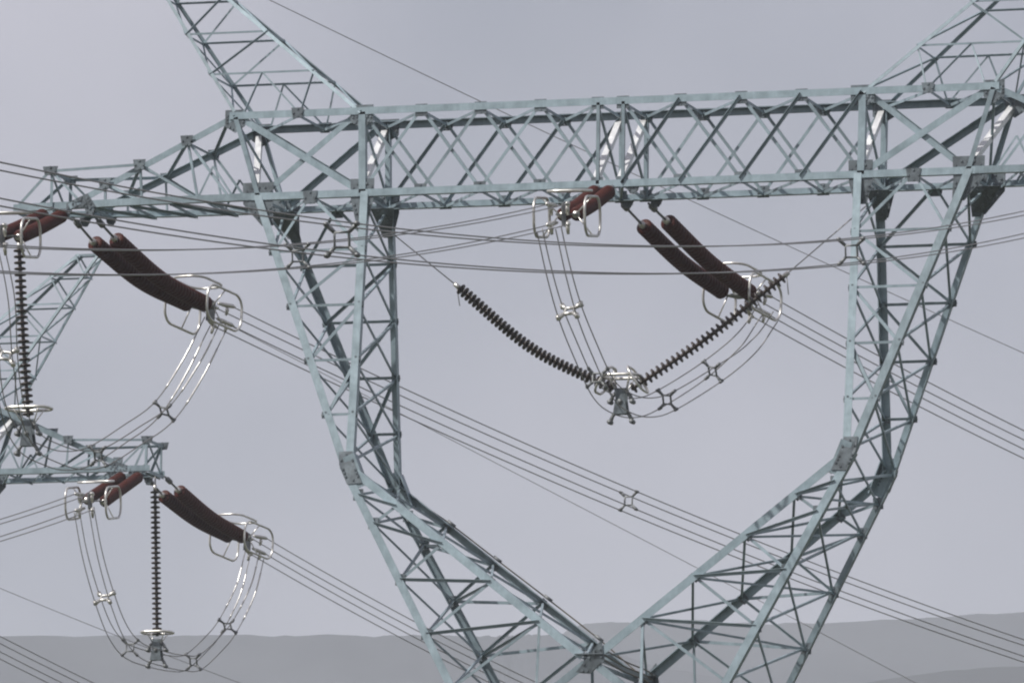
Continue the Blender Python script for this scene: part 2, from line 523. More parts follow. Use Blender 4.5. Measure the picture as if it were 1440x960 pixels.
    for sx in (-1, 1):
        for fy in (-1, 1):
            Yl = lambda z: fy * DL(z)
            h = s / 2
            bar('leg', (sx * (LI(-3) - h * 0.8), Yl(-1.70), -1.70), (sx * (LI(-7) - h * 0.8), Yl(wz), wz), s, (sx, 0, 0), (0, -fy, 0))
            bar('leg', (sx * (7.70 + h * 0.7), Yl(-1.70), -1.70), (sx * (5.43 + h * 0.7), Yl(wz), wz), s, (-sx, 0, 0), (0, -fy, 0))
            yk = lambda z: Yl(z) - fy * 0.02
            face_brace('leg_brace', (sx * 6.5, yk(zl[0]), zl[0]), (sx * LI(zl[1]), yk(zl[1]), zl[1]), 0.065, fy)
            face_brace('leg_brace', (sx * 6.5, yk(zl[0]), zl[0]), (sx * LO(zl[1]), yk(zl[1]), zl[1]), 0.055, fy)
            for i in range(1, 5):
                z = zl[i]
                face_brace('leg_strut', (sx * LI(z), yk(z), z), (sx * LO(z), yk(z), z), 0.055, fy)
                if i < 4:
                    z1 = zl[i + 1]
                    face_brace('leg_brace', (sx * LI(z), yk(z) - fy * 0.02, z), (sx * LO(z1), yk(z1) - fy * 0.02, z1), 0.065, fy)
                yp = fy * (DL(z) + 0.014)
                yp = fy * (DL(z) - 0.03)
                for X in (LI(z) + 0.0, LO(z) + 0.02):
                    plate([(sx * X - 0.09, yp, z + 0.06), (sx * X + 0.09, yp, z + 0.06), (sx * X + 0.09, yp, z - 0.08), (sx * X - 0.09, yp, z - 0.08)], 0.012, (0, 1, 0))
        for i in range(5):
            z0, z1 = zl[i], zl[i + 1]
            for X in (LI, LO):
                side_brace('leg_brace', (sx * X(z0), -DL(z0) + 0.03, z0 - 0.05), (sx * X(z1), DL(z1) - 0.03, z1), 0.055, 1)
                side_brace('leg_brace', (sx * (X(z0) - 0.02), DL(z0) - 0.03, z0 - 0.05), (sx * (X(z1) - 0.02), -DL(z1) + 0.03, z1), 0.05, 1)
        # --- waist: plates wrapped round the joint
        for fy in (-1, 1):
            yw = fy * (DL(wz) + 0.008)
            xw = 5.36
            plate([(sx * (xw - 0.10), yw - fy * 0.04, wz + 0.34), (sx * (xw + 0.19), yw - fy * 0.04, wz + 0.34), (sx * (xw + 0.16), yw, wz + 0.05),
                   (sx * (xw - 0.02), yw + fy * 0.03, wz - 0.36), (sx * (xw - 0.35), yw + fy * 0.03, wz - 0.34), (sx * (xw - 0.19), yw, wz + 0.02)], 0.02, (0, 1, 0), 'waist_plate')
            bar('waist_plate', (sx * (xw - 0.15), fy * DL(wz), wz + 0.3), (sx * (xw - 0.42), fy * DL(wz - 0.3), wz - 0.38), 0.26, (0, -fy, 0), (sx, 0, 0.4), 0.02)
    # --- lower K frame
    inner = [(5.30, -7.62), (4.27, -8.46), (3.25, -9.28), (2.17, -10.10), (1.10, -10.96), (0.10, -11.74)]
    outer = [(5.44, -7.62), (5.10, -8.20), (4.75, -8.81), (4.118, -10.01), (3.514, -11.164), (2.91, -12.29), (2.26, -13.55)]
    for sx in (-1, 1):
        for fy in (-1, 1):
            Yl = lambda z: fy * DL(z)
            a, b = inner[0], inner[-1]
            bar('leg', (sx * a[0], Yl(a[1]), a[1] + 0.1), (sx * b[0], Yl(b[1]), b[1] + 0.1), 0.165, (sx * 0.6, 0, -0.8), (0, -fy, 0))
            a, b = outer[0], outer[-1]
            bar('leg', (sx * (a[0] + 0.08), Yl(a[1]), a[1]), (sx * (b[0] + 0.08), Yl(b[1]), b[1]), 0.165, (-sx, 0, 0), (0, -fy, 0))
            yk = lambda z: Yl(z) - fy * 0.02
            for k in range(1, 5):
                i, o = inner[k], outer[k]
                face_brace('leg_strut', (sx * i[0], yk(i[1]), i[1]), (sx * o[0], yk(o[1]), o[1]), 0.065, fy, out=True)
                o2 = outer[k + 1]
                face_brace('leg_brace', (sx * i[0], yk(i[1]) - fy * 0.02, i[1]), (sx * o2[0], yk(o2[1]) - fy * 0.02, o2[1]), 0.06, fy)
                yp = fy * (DL(i[1]) - 0.035)
                plate([(sx * i[0] - 0.13, yp, i[1] + 0.02), (sx * i[0] + 0.02, yp, i[1] + 0.12), (sx * i[0] + 0.14, yp, i[1] - 0.02), (sx * i[0] + 0.04, yp, i[1] - 0.13)], 0.012, (0, 1, 0))
                yp = fy * (DL(o[1]) - 0.035)
                plate([(sx * o[0] - 0.11, yp, o[1] + 0.12), (sx * o[0] + 0.11, yp, o[1] + 0.12), (sx * o[0] + 0.11, yp, o[1] - 0.12), (sx * o[0] - 0.11, yp, o[1] - 0.12)], 0.012, (0, 1, 0))
            i = inner[4]
            face_brace('leg_brace', (sx * i[0], yk(i[1]), i[1]), (sx * (i[0] + 0.02), yk(-13.4), -13.4), 0.055, fy)
            face_brace('leg_brace', (sx * 0.1, yk(-11.8), -11.85), (sx * 2.2, yk(-13.5), -13.5), 0.16, fy)
        for lst in (inner, outer):
            for k in range(len(lst) - 1):
                a, b = lst[k], lst[k + 1]
                side_brace('leg_brace', (sx * a[0], -DL(a[1]) + 0.03, a[1]), (sx * b[0], DL(b[1]) - 0.03, b[1]), 0.055, 1)
                side_brace('leg_brace', (sx * (a[0] - 0.03), DL(a[1]) - 0.03, a[1]), (sx * (b[0] - 0.03), -DL(b[1]) + 0.03, b[1]), 0.05, 1)
        for k in (1, 2, 3, 4):
            i, o = inner[k], outer[k]
            flat_brace('leg_strut', (sx * i[0], -DL(i[1]) + 0.03, i[1]), (sx * o[0], DL(o[1]) - 0.03, o[1]), 0.05)
    for fy in (-1, 1):
        yw = fy * (DL(-11.7) + 0.02)
        plate([(0.26, yw, -11.38), (0.33, yw - fy * 0.03, -11.80), (0.02, yw - fy * 0.06, -12.06), (-0.30, yw - fy * 0.04, -12.04)], 0.03, (0, 1, 0), 'apex_plate')
        plate([(-0.30, fy * (DL(-11.7) - 0.25), -11.66), (0.30, fy * (DL(-11.7) - 0.25), -11.66), (0.30, fy * (DL(-11.7) + 0.06), -11.66), (-0.30, fy * (DL(-11.7) + 0.06), -11.66)], 0.02, (0, 0, 1), 'apex_plate')
    for x in (-0.16, 0.16):
        flat_brace('leg_strut', (x, -DL(-11.7), -11.72), (x, DL(-11.7), -11.72), 0.09)
    # --- body from the K frame to the ground
    zb = [-13.55]
    while zb[-1] > base + 0.5:
        zb.append(max(base, zb[-1] - 3.2))
    X = lambda z: lerp([(-13.55, 2.34), (-36.5, 4.6)], z)
    for sx in (-1, 1):
        for fy in (-1, 1):
            bar('leg', (sx * X(-13.5), fy * DL(-13.5), -13.5), (sx * X(base), fy * DL(base), base - 0.3), 0.22, (-sx, 0, 0), (0, -fy, 0))
    for a, b in zip(zb, zb[1:]):
        for f in (-1, 1):
            for s_ in (-1, 1):
                face_brace('body_brace', (s_ * X(a), f * (DL(a) - 0.02 - 0.03 * (s_ > 0)), a), (-s_ * X(b), f * (DL(b) - 0.02 - 0.03 * (s_ > 0)), b), 0.09, f)
                side_brace('body_brace', (f * (X(a) - 0.02 - 0.03 * (s_ > 0)), s_ * DL(a), a), (f * (X(b) - 0.02 - 0.03 * (s_ > 0)), -s_ * DL(b), b), 0.09, 1)
    for f in (-1, 1):
        face_brace('body_strut', (-X(-13.55), f * DL(-13.55), -13.55), (X(-13.55), f * DL(-13.55), -13.55), 0.10, f)
        side_brace('body_strut', (f * X(-13.55), -DL(-13.55), -13.56), (f * X(-13.55), DL(-13.55), -13.56), 0.10, 1)
    return root

T1 = V((0, 0, GZ))
tower = build_tower(T1, -GZ, 'large pale grey lattice steel pylon filling the picture, wires slung from its beam', (-1,))
SCALE2 = 0.82
P_ref = T1 + V((-12.37, 0, -1.0))
z_ref = (P_ref - CAM).dot(F_)
tipF = at_dist(207, 617, z_ref / SCALE2)
T2 = tipF - V((12.37, -0.62, -0.95))
tower2 = build_tower(T2, -T2.z, 'smaller lattice steel pylon behind, cut by the left edge, one arm tip showing', ())

# ------------------------------------------------------------------ insulators and conductors
DA = math.radians(13.0)
DIR_R = V((math.sin(DA), math.cos(DA), 0))     # away from the camera, to the right
DB = math.radians(-3.5)
DIR_L = V((-math.sin(DB), -math.cos(DB), 0))   # towards the camera, to the left

def disc_string(path_pts, parent, r=0.168, pitch=0.118):
    """one string of glazed bell discs along a hanging curve, as one ribbed body"""
    path = smooth_path(path_pts, 24)
    L = sum((b - a).length for a, b in zip(path, path[1:]))
    n = max(6, int(L / pitch))
    prof = [(0.0, 0.80), (0.18, 0.97), (0.34, 1.0), (0.66, 1.0), (0.80, 0.95), (0.98, 0.80)]
    pts, rad = [], []
    def at(s):
        d = s
        for a, b in zip(path, path[1:]):
            l = (b - a).length
            if d <= l: return a + (b - a) * (d / l)
            d -= l
        return path[-1]
    for i in range(n):
        for f, q in prof:
            pts.append(at((i + f) * L / n))
            rad.append(max(0.03, q * r))
    o = link('insulator_string', tube_mesh(pts, rad, 20), BROWN, parent)
    for e, f in ((path[0], path[1]), (path[-1], path[-2])):
        d = (f - e).normalized()
        link('end_cap', rod(e - d * 0.12, e + d * 0.03, 0.075, 10), ALU, o)
    return L

def tension_set(A, S, E, d, sag, label, far):
    """A, S, E: two pixels each (tower end of the link, top of string, lower end of string); d: line direction"""
    lat = V((d.y, -d.x, 0))
    ends = []
    A3 = [V(a) for a in A]
    root = thing('tension_insulator', (A3[0] + A3[1]) / 2, label, 'insulator', 'brown tension insulators on the pylon beams')
    for a, s, e in zip(A3, S, E):
        s3 = on_plane(*s, a, d)
        e3 = on_plane(*e, a, d)
        m = (s3 + e3) / 2 - V((0, 0, sag))
        L = disc_string([s3, m, e3], root, 0.180 if far else 0.150)
        link('link_rod', rod(a, s3, 0.028), FITTING, root)
        t = (s3 - a).normalized()
        link('shackle', rod(a + t * 0.12, a + t * 0.30, 0.07, 8), FITTING, root)
        ends.append(e3)
    print(label[:40], 'string length', round(L, 2), 'end y', round(ends[0].y, 2))
    c = (ends[0] + ends[1]) / 2
    t = (ends[0] - on_plane(*S[0], A3[0], d)).normalized()
    t = (t * 0.5 + d * 0.5).normalized()
    up = lat.cross(t)
    if up.z < 0: up = -up
    hw = (ends[1] - ends[0]).dot(lat) / 2
    l_ = lat * (1 if hw > 0 else -1)
    hw = abs(hw)
    rl = max(hw, 0.27) + 0.26
    y0 = c + t * 0.12
    # yoke plate joining the two strings, with a front edge that carries the four clamps
    link('yoke_plate', plate_mesh([y0 - l_ * (hw + 0.08), y0 + l_ * (hw + 0.08), y0 + l_ * (hw + 0.02) + t * 0.16, y0 + l_ * 0.2 + t * 0.34,
                                   y0 - l_ * 0.2 + t * 0.34, y0 - l_ * (hw + 0.02) + t * 0.16], 0.03, up), FITTING, root)
    link('yoke_plate', plate_mesh([y0 + t * 0.30 + up * 0.26, y0 + t * 0.62 + up * 0.22, y0 + t * 0.62 - up * 0.22, y0 + t * 0.30 - up * 0.26], 0.03, l_), FITTING, root)
    bc = y0 + t * 0.55
    starts = []
    for a in (-1, 1):
        for b in (-1, 1):
            q0 = bc + l_ * a * 0.12 + up * b * 0.17
            q1 = bc + t * 0.55 + l_ * a * 0.21 + up * b * 0.21
            cl = link('dead_end_clamp', tube_mesh([q0, q0 + (q1 - q0) * 0.3, q1 - t * 0.1, q1], [0.03, 0.05, 0.05, 0.025], 8), ALU, root)
            # jumper terminal pointing down
            j = q0 + (q1 - q0) * 0.55
            link('jumper_terminal', tube_mesh([j, j - V((0, 0, 0.10)), j - V((0, 0, 0.22)) - t * 0.05], [0.035, 0.045, 0.03], 8), ALU, root)
    # grading rings: an upright one at each side, a flat one above
    for a in (-1, 1):
        cc = y0 + l_ * a * rl + t * 0.16 - up * 0.05
        link('grading_ring', tube_mesh(racetrack(cc, t, up, 1.45, 0.80), 0.029, 8, True), ALU, root)
        link('ring_arm', rod(y0 + l_ * a * (hw + 0.02) + t * 0.08, cc + up * 0.40, 0.016), ALU, root)
        link('ring_arm', rod(y0 + l_ * a * (hw + 0.02) + t * 0.08, cc - up * 0.40, 0.016), ALU, root)
    cc = y0 - t * 0.15 + up * 0.48
    link('grading_ring', tube_mesh(racetrack(cc, l_, t, rl * 2 - 0.27, 1.1), 0.028, 8, True), ALU, root)
    return root, bc + t * 0.55, bc - V((0, 0, 0.25)), t, l_

def solve3(M, r):
    m = Matrix(M)
    return m.inverted() @ V(r)

def span(anchor, d, pix, smax_extra, start=0.0):
    """hanging curve in the upright plane through the anchor: least-squares parabola through sighted points"""
    pts = [(0.0, anchor.z, 4.0)]
    for px, py in pix:
        p = on_plane(px, py, anchor, d)
        pts.append(((p - anchor).dot(d), p.z, 1.0))
    S = [sum(w * s ** k for s, z, w in pts) for k in range(5)]
    B = [sum(w * z * s ** k for s, z, w in pts) for k in range(3)]
    a, b, c = solve3([[S[0], S[1], S[2]], [S[1], S[2], S[3]], [S[2], S[3], S[4]]], B)
    smax = max(s for s, z, w in pts) * min(smax_extra, 1.08)
    far = 320.0 if d.y > 0 else 190.0        # beyond the sighted part the wire runs on at its last slope
    slope = b + 2 * c * smax
    z_of = lambda s: a + b * s + c * s * s if s <= smax else a + b * smax + c * smax * smax + slope * (s - smax)
    0 and print('   span: s', round(smax, 1), 'slope', round(b, 3), 'curv', round(c, 5), 'resid', [round(z - a - b * s - c * s * s, 2) for s, z, w in pts])
    ss = [start + (smax - start) * i / 60 for i in range(61)] + [smax + (far - smax) * i / 12 for i in range(1, 13)]
    return [anchor + d * s + V((0, 0, z_of(s) - anchor.z)) for s in ss]

def spacer_mesh(c, a, b, n, half, r=0.022):
    """X-shaped spacer damper: square frame with four arms to the clamps"""
    k = half * 0.48
    me_v, me_f = [], []
    def add(me):
        o = len(me_v)
        me_v.extend([v.co.copy() for v in me.vertices])
        me_f.extend([tuple(o + i for i in p.vertices) for p in me.polygons])
        bpy.data.meshes.remove(me)
    sq = [c + a * k + b * k, c - a * k + b * k, c - a * k - b * k, c + a * k - b * k]
    add(tube_mesh(sq, r, 6, True))
    for p, (x, y) in zip(sq, ((1, 1), (-1, 1), (-1, -1), (1, -1))):
        q = c + a * half * x + b * half * y
        mid = (p + q) / 2 + (p - c) * 0.02
        add(tube_mesh([p, mid, q], [r, r * 1.2, r * 1.5], 6))
    return me_v, me_f

def spacer_at(path, where, offs, half, parent, matl, size=1.0):
    """spacer at the path point nearest to a sighted pixel"""
    def pix(p):
        v = p - CAM
        z = v.dot(F_)
        return (720 + FPX * v.dot(R_) / z, 480 - FPX * v.dot(U_) / z)
    i = min(range(1, len(path) - 1), key=lambda k: (pix(path[k])[0] - where[0]) ** 2 + (pix(path[k])[1] - where[1]) ** 2)
    a, b, n = offs[i]
    v, f = spacer_mesh(path[i], a, b, n, half, 0.027 * size)
    sp = link('spacer', mesh('spacer', v, f, True), matl, parent)
    ends = []
    for x in (-1, 1):
        for y in (-1, 1):
            q = path[i] + a * half * x + b * half * y
            link('spacer_clamp', rod(q - n * 0.05, q + n * 0.05, 0.036 * size, 8), matl, sp)

def bundle(name, path, half, label, cat, group, r=0.0135, spacers=(), matl=None, spacer_mat=None, lat=None, sides=6):
    """four parallel cables, with spacers"""
    root = thing(name, path[0], label, cat, group)
    offs = []
    for i in range(len(path)):
        t = (path[min(i + 1, len(path) - 1)] - path[max(i - 1, 0)]).normalized()
        a = frame_perp(t, V(lat) if lat is not None else V((t.y, -t.x, 0)))
        b = t.cross(a)
        if b.z < 0 and lat is None: b = -b
        offs.append((a, b, t))
    for x in (-1, 1):
        for y in (-1, 1):
            p = [c + a * half * x + b * half * y for c, (a, b, t) in zip(path, offs)]
            link('cable', tube_mesh(p, r, sides), matl or CABLE, root)
    for w in spacers:
        spacer_at(path, w, offs, half, root, spacer_mat or FITTING)
    return root

GT = 'brown tension insulators on the pylon beams'
GB = 'four cable conductor bundles strung from the pylons'
W1 = lambda x, y, z: T1 + V((x, y, z))
W2 = lambda x, y, z: T2 + V((x, y, z))
yb_ = 0.89
# middle phase
m_r = tension_set([on_plane(873, 284, W1(0, yb_, 0), V((1, 0, 0))), on_plane(912, 286, W1(0, yb_, 0), V((1, 0, 0)))],
                  [(905, 318), (939, 312)], [(1016, 410), (1055, 412)], DIR_R, 0.10,
                  'pair of long brown insulators under the middle of the beam, sloping down right', True)
m_l = tension_set([on_plane(862, 262, W1(0, -yb_, 0), V((1, 0, 0))), on_plane(842, 263, W1(0, -yb_, 0), V((1, 0, 0)))],
                  [(856, 270), (836, 270)], [(811, 301), (792, 302)], DIR_L, 0.03,
                  'foreshortened brown insulator pair under the beam middle, sloping down left with white rings', False)
# left phase on the near pylon
ya = lerp(D_ARM, 11.6) - 0.05
l_r = tension_set([on_plane(103, 307, W1(0, ya, 0), V((1, 0, 0))), on_plane(135, 307, W1(0, ya, 0), V((1, 0, 0)))],
                  [(133, 342), (163, 337)], [(264, 427), (290, 428)], DIR_R, 0.16,
                  'pair of long brown insulators sloping down right from the left arm of the large pylon', True)
l_l = tension_set([on_plane(92, 296, W1(0, -ya, 0), V((1, 0, 0))), on_plane(60, 297, W1(0, -ya, 0), V((1, 0, 0)))],
                  [(86, 304), (60, 303)], [(28, 333), (0, 331)], DIR_L, 0.02,
                  'foreshortened brown insulator pair under the left arm tip at the left picture edge', False)
# right arm of the far pylon
yc = lerp(D_ARM, 12.0) - 0.05
s_r = tension_set([on_plane(206, 671, W2(0, yc, 0), V((1, 0, 0))), on_plane(232, 670, W2(0, yc, 0), V((1, 0, 0)))],
                  [(230, 697), (252, 690)], [(322, 754), (342, 755)], DIR_R, 0.10,
                  'pair of brown insulators sloping down right from the arm tip of the pylon behind', True)
s_l = tension_set([on_plane(198, 665, W2(0, -yc, 0), V((1, 0, 0))), on_plane(171, 667, W2(0, -yc, 0), V((1, 0, 0)))],
                  [(194, 671), (170, 671)], [(147, 705), (123, 702)], DIR_L, 0.0,
                  'foreshortened brown insulator pair under the arm tip of the pylon behind, white ringed', False)
# right phase: carries the bundle that crosses in front of everything
A_t = W1(11.9, -ya, -HB - 0.2)
def pix_of(p):
    v = p - CAM
    return (720 + FPX * v.dot(R_) / v.dot(F_), 480 - FPX * v.dot(U_) / v.dot(F_))
ax, ay = pix_of(A_t)
t_l = tension_set([A_t, A_t - V((0.5, 0, 0))], [(ax - 6, ay + 4), (ax - 40, ay + 5)], [(ax - 54, ay + 38), (ax - 88, ay + 40)], DIR_L, 0.08,
                  'brown insulator pair on the right arm of the large pylon, just outside the picture', False)

H = 0.21
bundle('conductor_bundle', span(m_r[1], DIR_R, [(1120, 458), (1195, 500), (1300, 554), (1440, 625)], 2.2), H,
       'four cable bundle descending right from the insulator under the beam middle', 'power line', GB)
bundle('conductor_bundle', span(l_r[1], DIR_R, [(340, 461), (555, 560), (800, 667), (1010, 757), (1220, 836), (1440, 915)], 1.6), H,
       'four cable bundle descending from the left arm across the picture behind the pylon legs', 'power line', GB, spacers=[(881, 700)])
bundle('conductor_bundle', span(s_r[1], DIR_R, [(480, 835), (590, 893), (740, 968)], 2.0), H,
       'four cable bundle descending right from the arm tip of the pylon behind', 'power line', GB)
bundle('conductor_bundle', span(m_l[1], DIR_L, [(735, 318), (590, 342), (430, 359), (240, 365), (100, 367), (0, 367)], 1.25), H,
       'four cable bundle running left from the beam middle, nearly level, in front of the leg', 'power line', GB, r=0.0115, spacers=[(423, 357)])
bundle('conductor_bundle', span(t_l[1], DIR_L, [(1440, 321), (1330, 339), (1200, 355), (1000, 363), (780, 355), (600, 348), (400, 331), (240, 305), (120, 283), (0, 258)], 1.15), H,
       'four cable bundle sagging across the whole picture width in front of the brown insulators', 'power line', GB, r=0.0105, spacers=[(467, 336), (1208, 353)])
bundle('conductor_bundle', span(l_l[1], DIR_L, [(-100, 350), (-200, 362)], 3), H,
       'four cable bundle leaving the left arm tip at the left picture edge', 'power line', GB)
bundle('conductor_bundle', span(s_l[1], DIR_L, [(88, 717), (0, 745), (-150, 785)], 1.6), H,
       'four cable bundle running left from the pylon behind, below its arm', 'power line', GB)
A_m2 = on_plane(-420, 700, W2(0, 0.9, 0), V((1, 0, 0)))
bundle('conductor_bundle', span(on_plane(0, 910, A_m2, DIR_R), DIR_R, [(50, 935), (100, 960), (200, 1008)], 2.0, -14.0), H,
       'four cable bundle crossing the bottom left corner in front of the hill', 'power line', GB)

# ------------------------------------------------------------------ earth wires
def earth_wire(anchor, d, pix, ext, label, r=0.0095):
    path = span(anchor, d, pix, ext)
    o = link('earth_wire', tube_mesh(path, r, 5), CABLE)
    return tag(o, label, 'wire', 'thin earth wires from the pylon peaks')
pkx = lambda sx: sx * (10.84 + 10.2) / 2
earth_wire(W1(pkx(-1), 0.1, 4.0), DIR_R, [(390, 0), (535, 70), (660, 133), (760, 184), (960, 282), (1130, 355), (1200, 390), (1340, 453), (1440, 493)], 1.5,
           'thin wire slanting from the top left down behind the beam to the right edge')
earth_wire(W2(pkx(1), 0.1, 4.0), DIR_R, [(397, 483), (590, 588), (720, 662), (845, 733), (975, 806), (1280, 950)], 1.4,
           'thin wire slanting down below the long four cable bundle to the lower right')
earth_wire(W2(pkx(-1), 0.1, 4.0), DIR_R, [(0, 825), (70, 856), (140, 885), (300, 945), (330, 957)], 1.4,
           'thin wire in the lower left corner fading over the hill')

# ------------------------------------------------------------------ jumper loops
GJ = 'four cable jumper loops hanging under the insulators'
def jumper(pts, label, spacers, Y0, white, glint_len=0):
    p3 = [at_y(px, py, y + Y0) for px, py, y in pts]
    path = smooth_path(p3, 10)
    root = bundle('jumper_loop', path, 0.20, label, 'jumper cable', GJ, r=0.0125, lat=(1, 0, 0))
    offs = []
    for i in range(len(path)):
        t = (path[min(i + 1, len(path) - 1)] - path[max(i - 1, 0)]).normalized()
        a = frame_perp(t, V((1, 0, 0)))
        offs.append((a, t.cross(a), t))
    for w in spacers:
        spacer_at(path, w, offs, 0.20, root, ALU if w in white else FITTING, 1.5 if w in white else 1.0)
    if glint_len:  # bright tubes added over the plain cables to stand in for sun glints
        k = len(path) - 1 - int(glint_len * 10)
        for x in (-1, 1):
            for y in (-1, 1):
                q = [c + a * 0.20 * x + b * 0.20 * y for c, (a, b, t) in list(zip(path, offs))[k:-4]]
                link('glint_tube', tube_mesh(q, 0.021, 8), ALU, root)
    return root
yr, yl_ = m_r[2].y, m_l[2].y
def P(px, py, y): return (px, py, y)
jumper([P(772, 322, -4.9), P(785, 380, -4.6), P(801, 437, -4.1), P(822, 490, -3.2), P(848, 545, -1.4), P(874, 567, 0.9), P(905, 573, 2.2), P(938, 562, 3.2), P(1002, 522, 4.6), P(1050, 482, 5.2), P(1080, 440, 5.5)],
       'jumper loop hanging in a hook shape in the middle of the pylon window', [(801, 437), (840, 528), (938, 562), (1002, 522)], 0, [(801, 437)])
jumper([P(-12, 345, -5.0), P(3, 420, -4.7), P(8, 500, -4.0), P(18, 575, -2.0), P(40, 620, 0.0), P(75, 640, 1.2), P(105, 647, 1.9), P(138, 641, 2.6), P(185, 612, 3.6), P(231, 578, 4.4), P(270, 520, 5.1), P(303, 455, 5.5)],
       'jumper loop under the left arm curving down in front of the far pylon arm', [(8, 500), (138, 641), (231, 578)], 0, [(8, 500)], 1.6)
jumper([P(118, 716, -5.0), P(130, 780, -4.7), P(147, 840, -4.1), P(166, 888, -3.1), P(188, 914, -1.6), P(220, 926, 0.2), P(250, 932, 1.6), P(272, 930, 2.4), P(300, 905, 3.4), P(320, 880, 4.2), P(345, 830, 5.0), P(358, 780, 5.4)],
       'jumper loop hanging low under the arm tip of the pylon behind', [(147, 840), (183, 910), (272, 930), (320, 880)], T2.y, [(147, 840)], 1.6)

# ------------------------------------------------------------------ dark jumper insulators and their yokes
GS = 'slim dark insulators that steady the jumper loops'
def shed_mesh(r):
    prof = [(0.030, 0.0), (0.034, 0.03), (r * 0.55, 0.036), (r * 0.97, 0.054), (r, 0.066), (r * 0.98, 0.086), (r * 0.55, 0.098), (0.036, 0.106), (0.030, 0.128)]
    vs_, fs = [], []
    n = 16
    for q, z in prof:
        for k in range(n):
            a = 2 * math.pi * k / n
            vs_.append((q * math.cos(a), q * math.sin(a), z))
    for i in range(len(prof) - 1):
        for k in range(n):
            l = (k + 1) % n
            fs.append((i * n + k, i * n + l, (i + 1) * n + l, (i + 1) * n + k))
    me = mesh('insulator_disc', vs_, fs, True)
    me.materials.append(DARKB)
    return me
SHED = shed_mesh(0.125)
def slim_insulator(p0, p1, hang, sag, label, pitch=0.128):
    """string of separate dark discs from p0 to p1; hang: tower point its wire goes to"""
    m = (p0 + p1) / 2 + sag
    path = smooth_path([p0, m, p1], 30)
    L = sum((b - a).length for a, b in zip(path, path[1:]))
    root = thing('slim_insulator', p0, label, 'insulator', GS)
    n = int(L / pitch)
    def at(s):
        for a, b in zip(path, path[1:]):
            l = (b - a).length
            if s <= l: return a + (b - a) * (s / l), (b - a).normalized()
            s -= l
        return path[-1], (path[-1] - path[-2]).normalized()
    for i in range(n):
        p, t = at(i * L / n)
        o = bpy.data.objects.new('insulator_disc', SHED)
        COL.objects.link(o)
        o.parent = root
        o.rotation_mode = 'QUATERNION'
        o.rotation_quaternion = t.to_track_quat('Z', 'Y')
        o.location = p - p0
    link('core_rod', tube_mesh(path, 0.042, 8), DARKB, root)
    t0 = (path[1] - path[0]).normalized()
    link('end_fitting', rod(p0 - t0 * 0.12, p0 + t0 * 0.03, 0.05, 8), ALU, root)
    if hang is not None:
        link('hanger_wire', rod(p0 - t0 * 0.1, hang, 0.012), CABLE, root)
        link('tail_wire', rod(p0 - t0 * 0.06, p0 - t0 * 0.04 + V((0.06, 0, -0.42)), 0.010), CABLE, root)
    print(label[:40], 'L', round(L, 2))
    return path[-1]

yv = 0.85
Lb = W1(-5.3, 0.95, -HB - 0.55)
Rb = W1(5.32, 0.95, -HB - 0.1)
eL = slim_insulator(at_y(645, 404, yv), at_y(862, 546, yv + 0.05), Lb, V((-0.05, 0, -0.24)), 'slim dark beaded insulator slanting down right, left arm of the V in the window', 0.108)
eR = slim_insulator(at_y(1103, 388, yv), at_y(888, 547, yv + 0.05), Rb, V((0, 0, -0.10)), 'slim dark beaded insulator slanting down left, right arm of the V in the window')
eV = slim_insulator(at_y(27, 348, 0.0), at_y(40, 586, 0.0), None, V((-0.02, 0, 0)), 'slim dark beaded insulator hanging upright under the left arm tip of the large pylon')
eV2 = slim_insulator(at_y(218, 688, T2.y), at_y(221, 894, T2.y), None, V((0.0, 0, 0)), 'slim dark beaded insulator hanging upright from the arm tip of the pylon behind')
link('hanger_wire', rod(at_y(27, 346, 0), W1(-13.15, 0, -HB - 0.05), 0.02), CABLE, [o for o in bpy.data.objects if o.name == 'slim_insulator.002'][0])
link('hanger_wire', rod(at_y(218, 686, T2.y), W2(12.4, 0, -HB - 0.05), 0.02), CABLE, [o for o in bpy.data.objects if o.name == 'slim_insulator.003'][0])

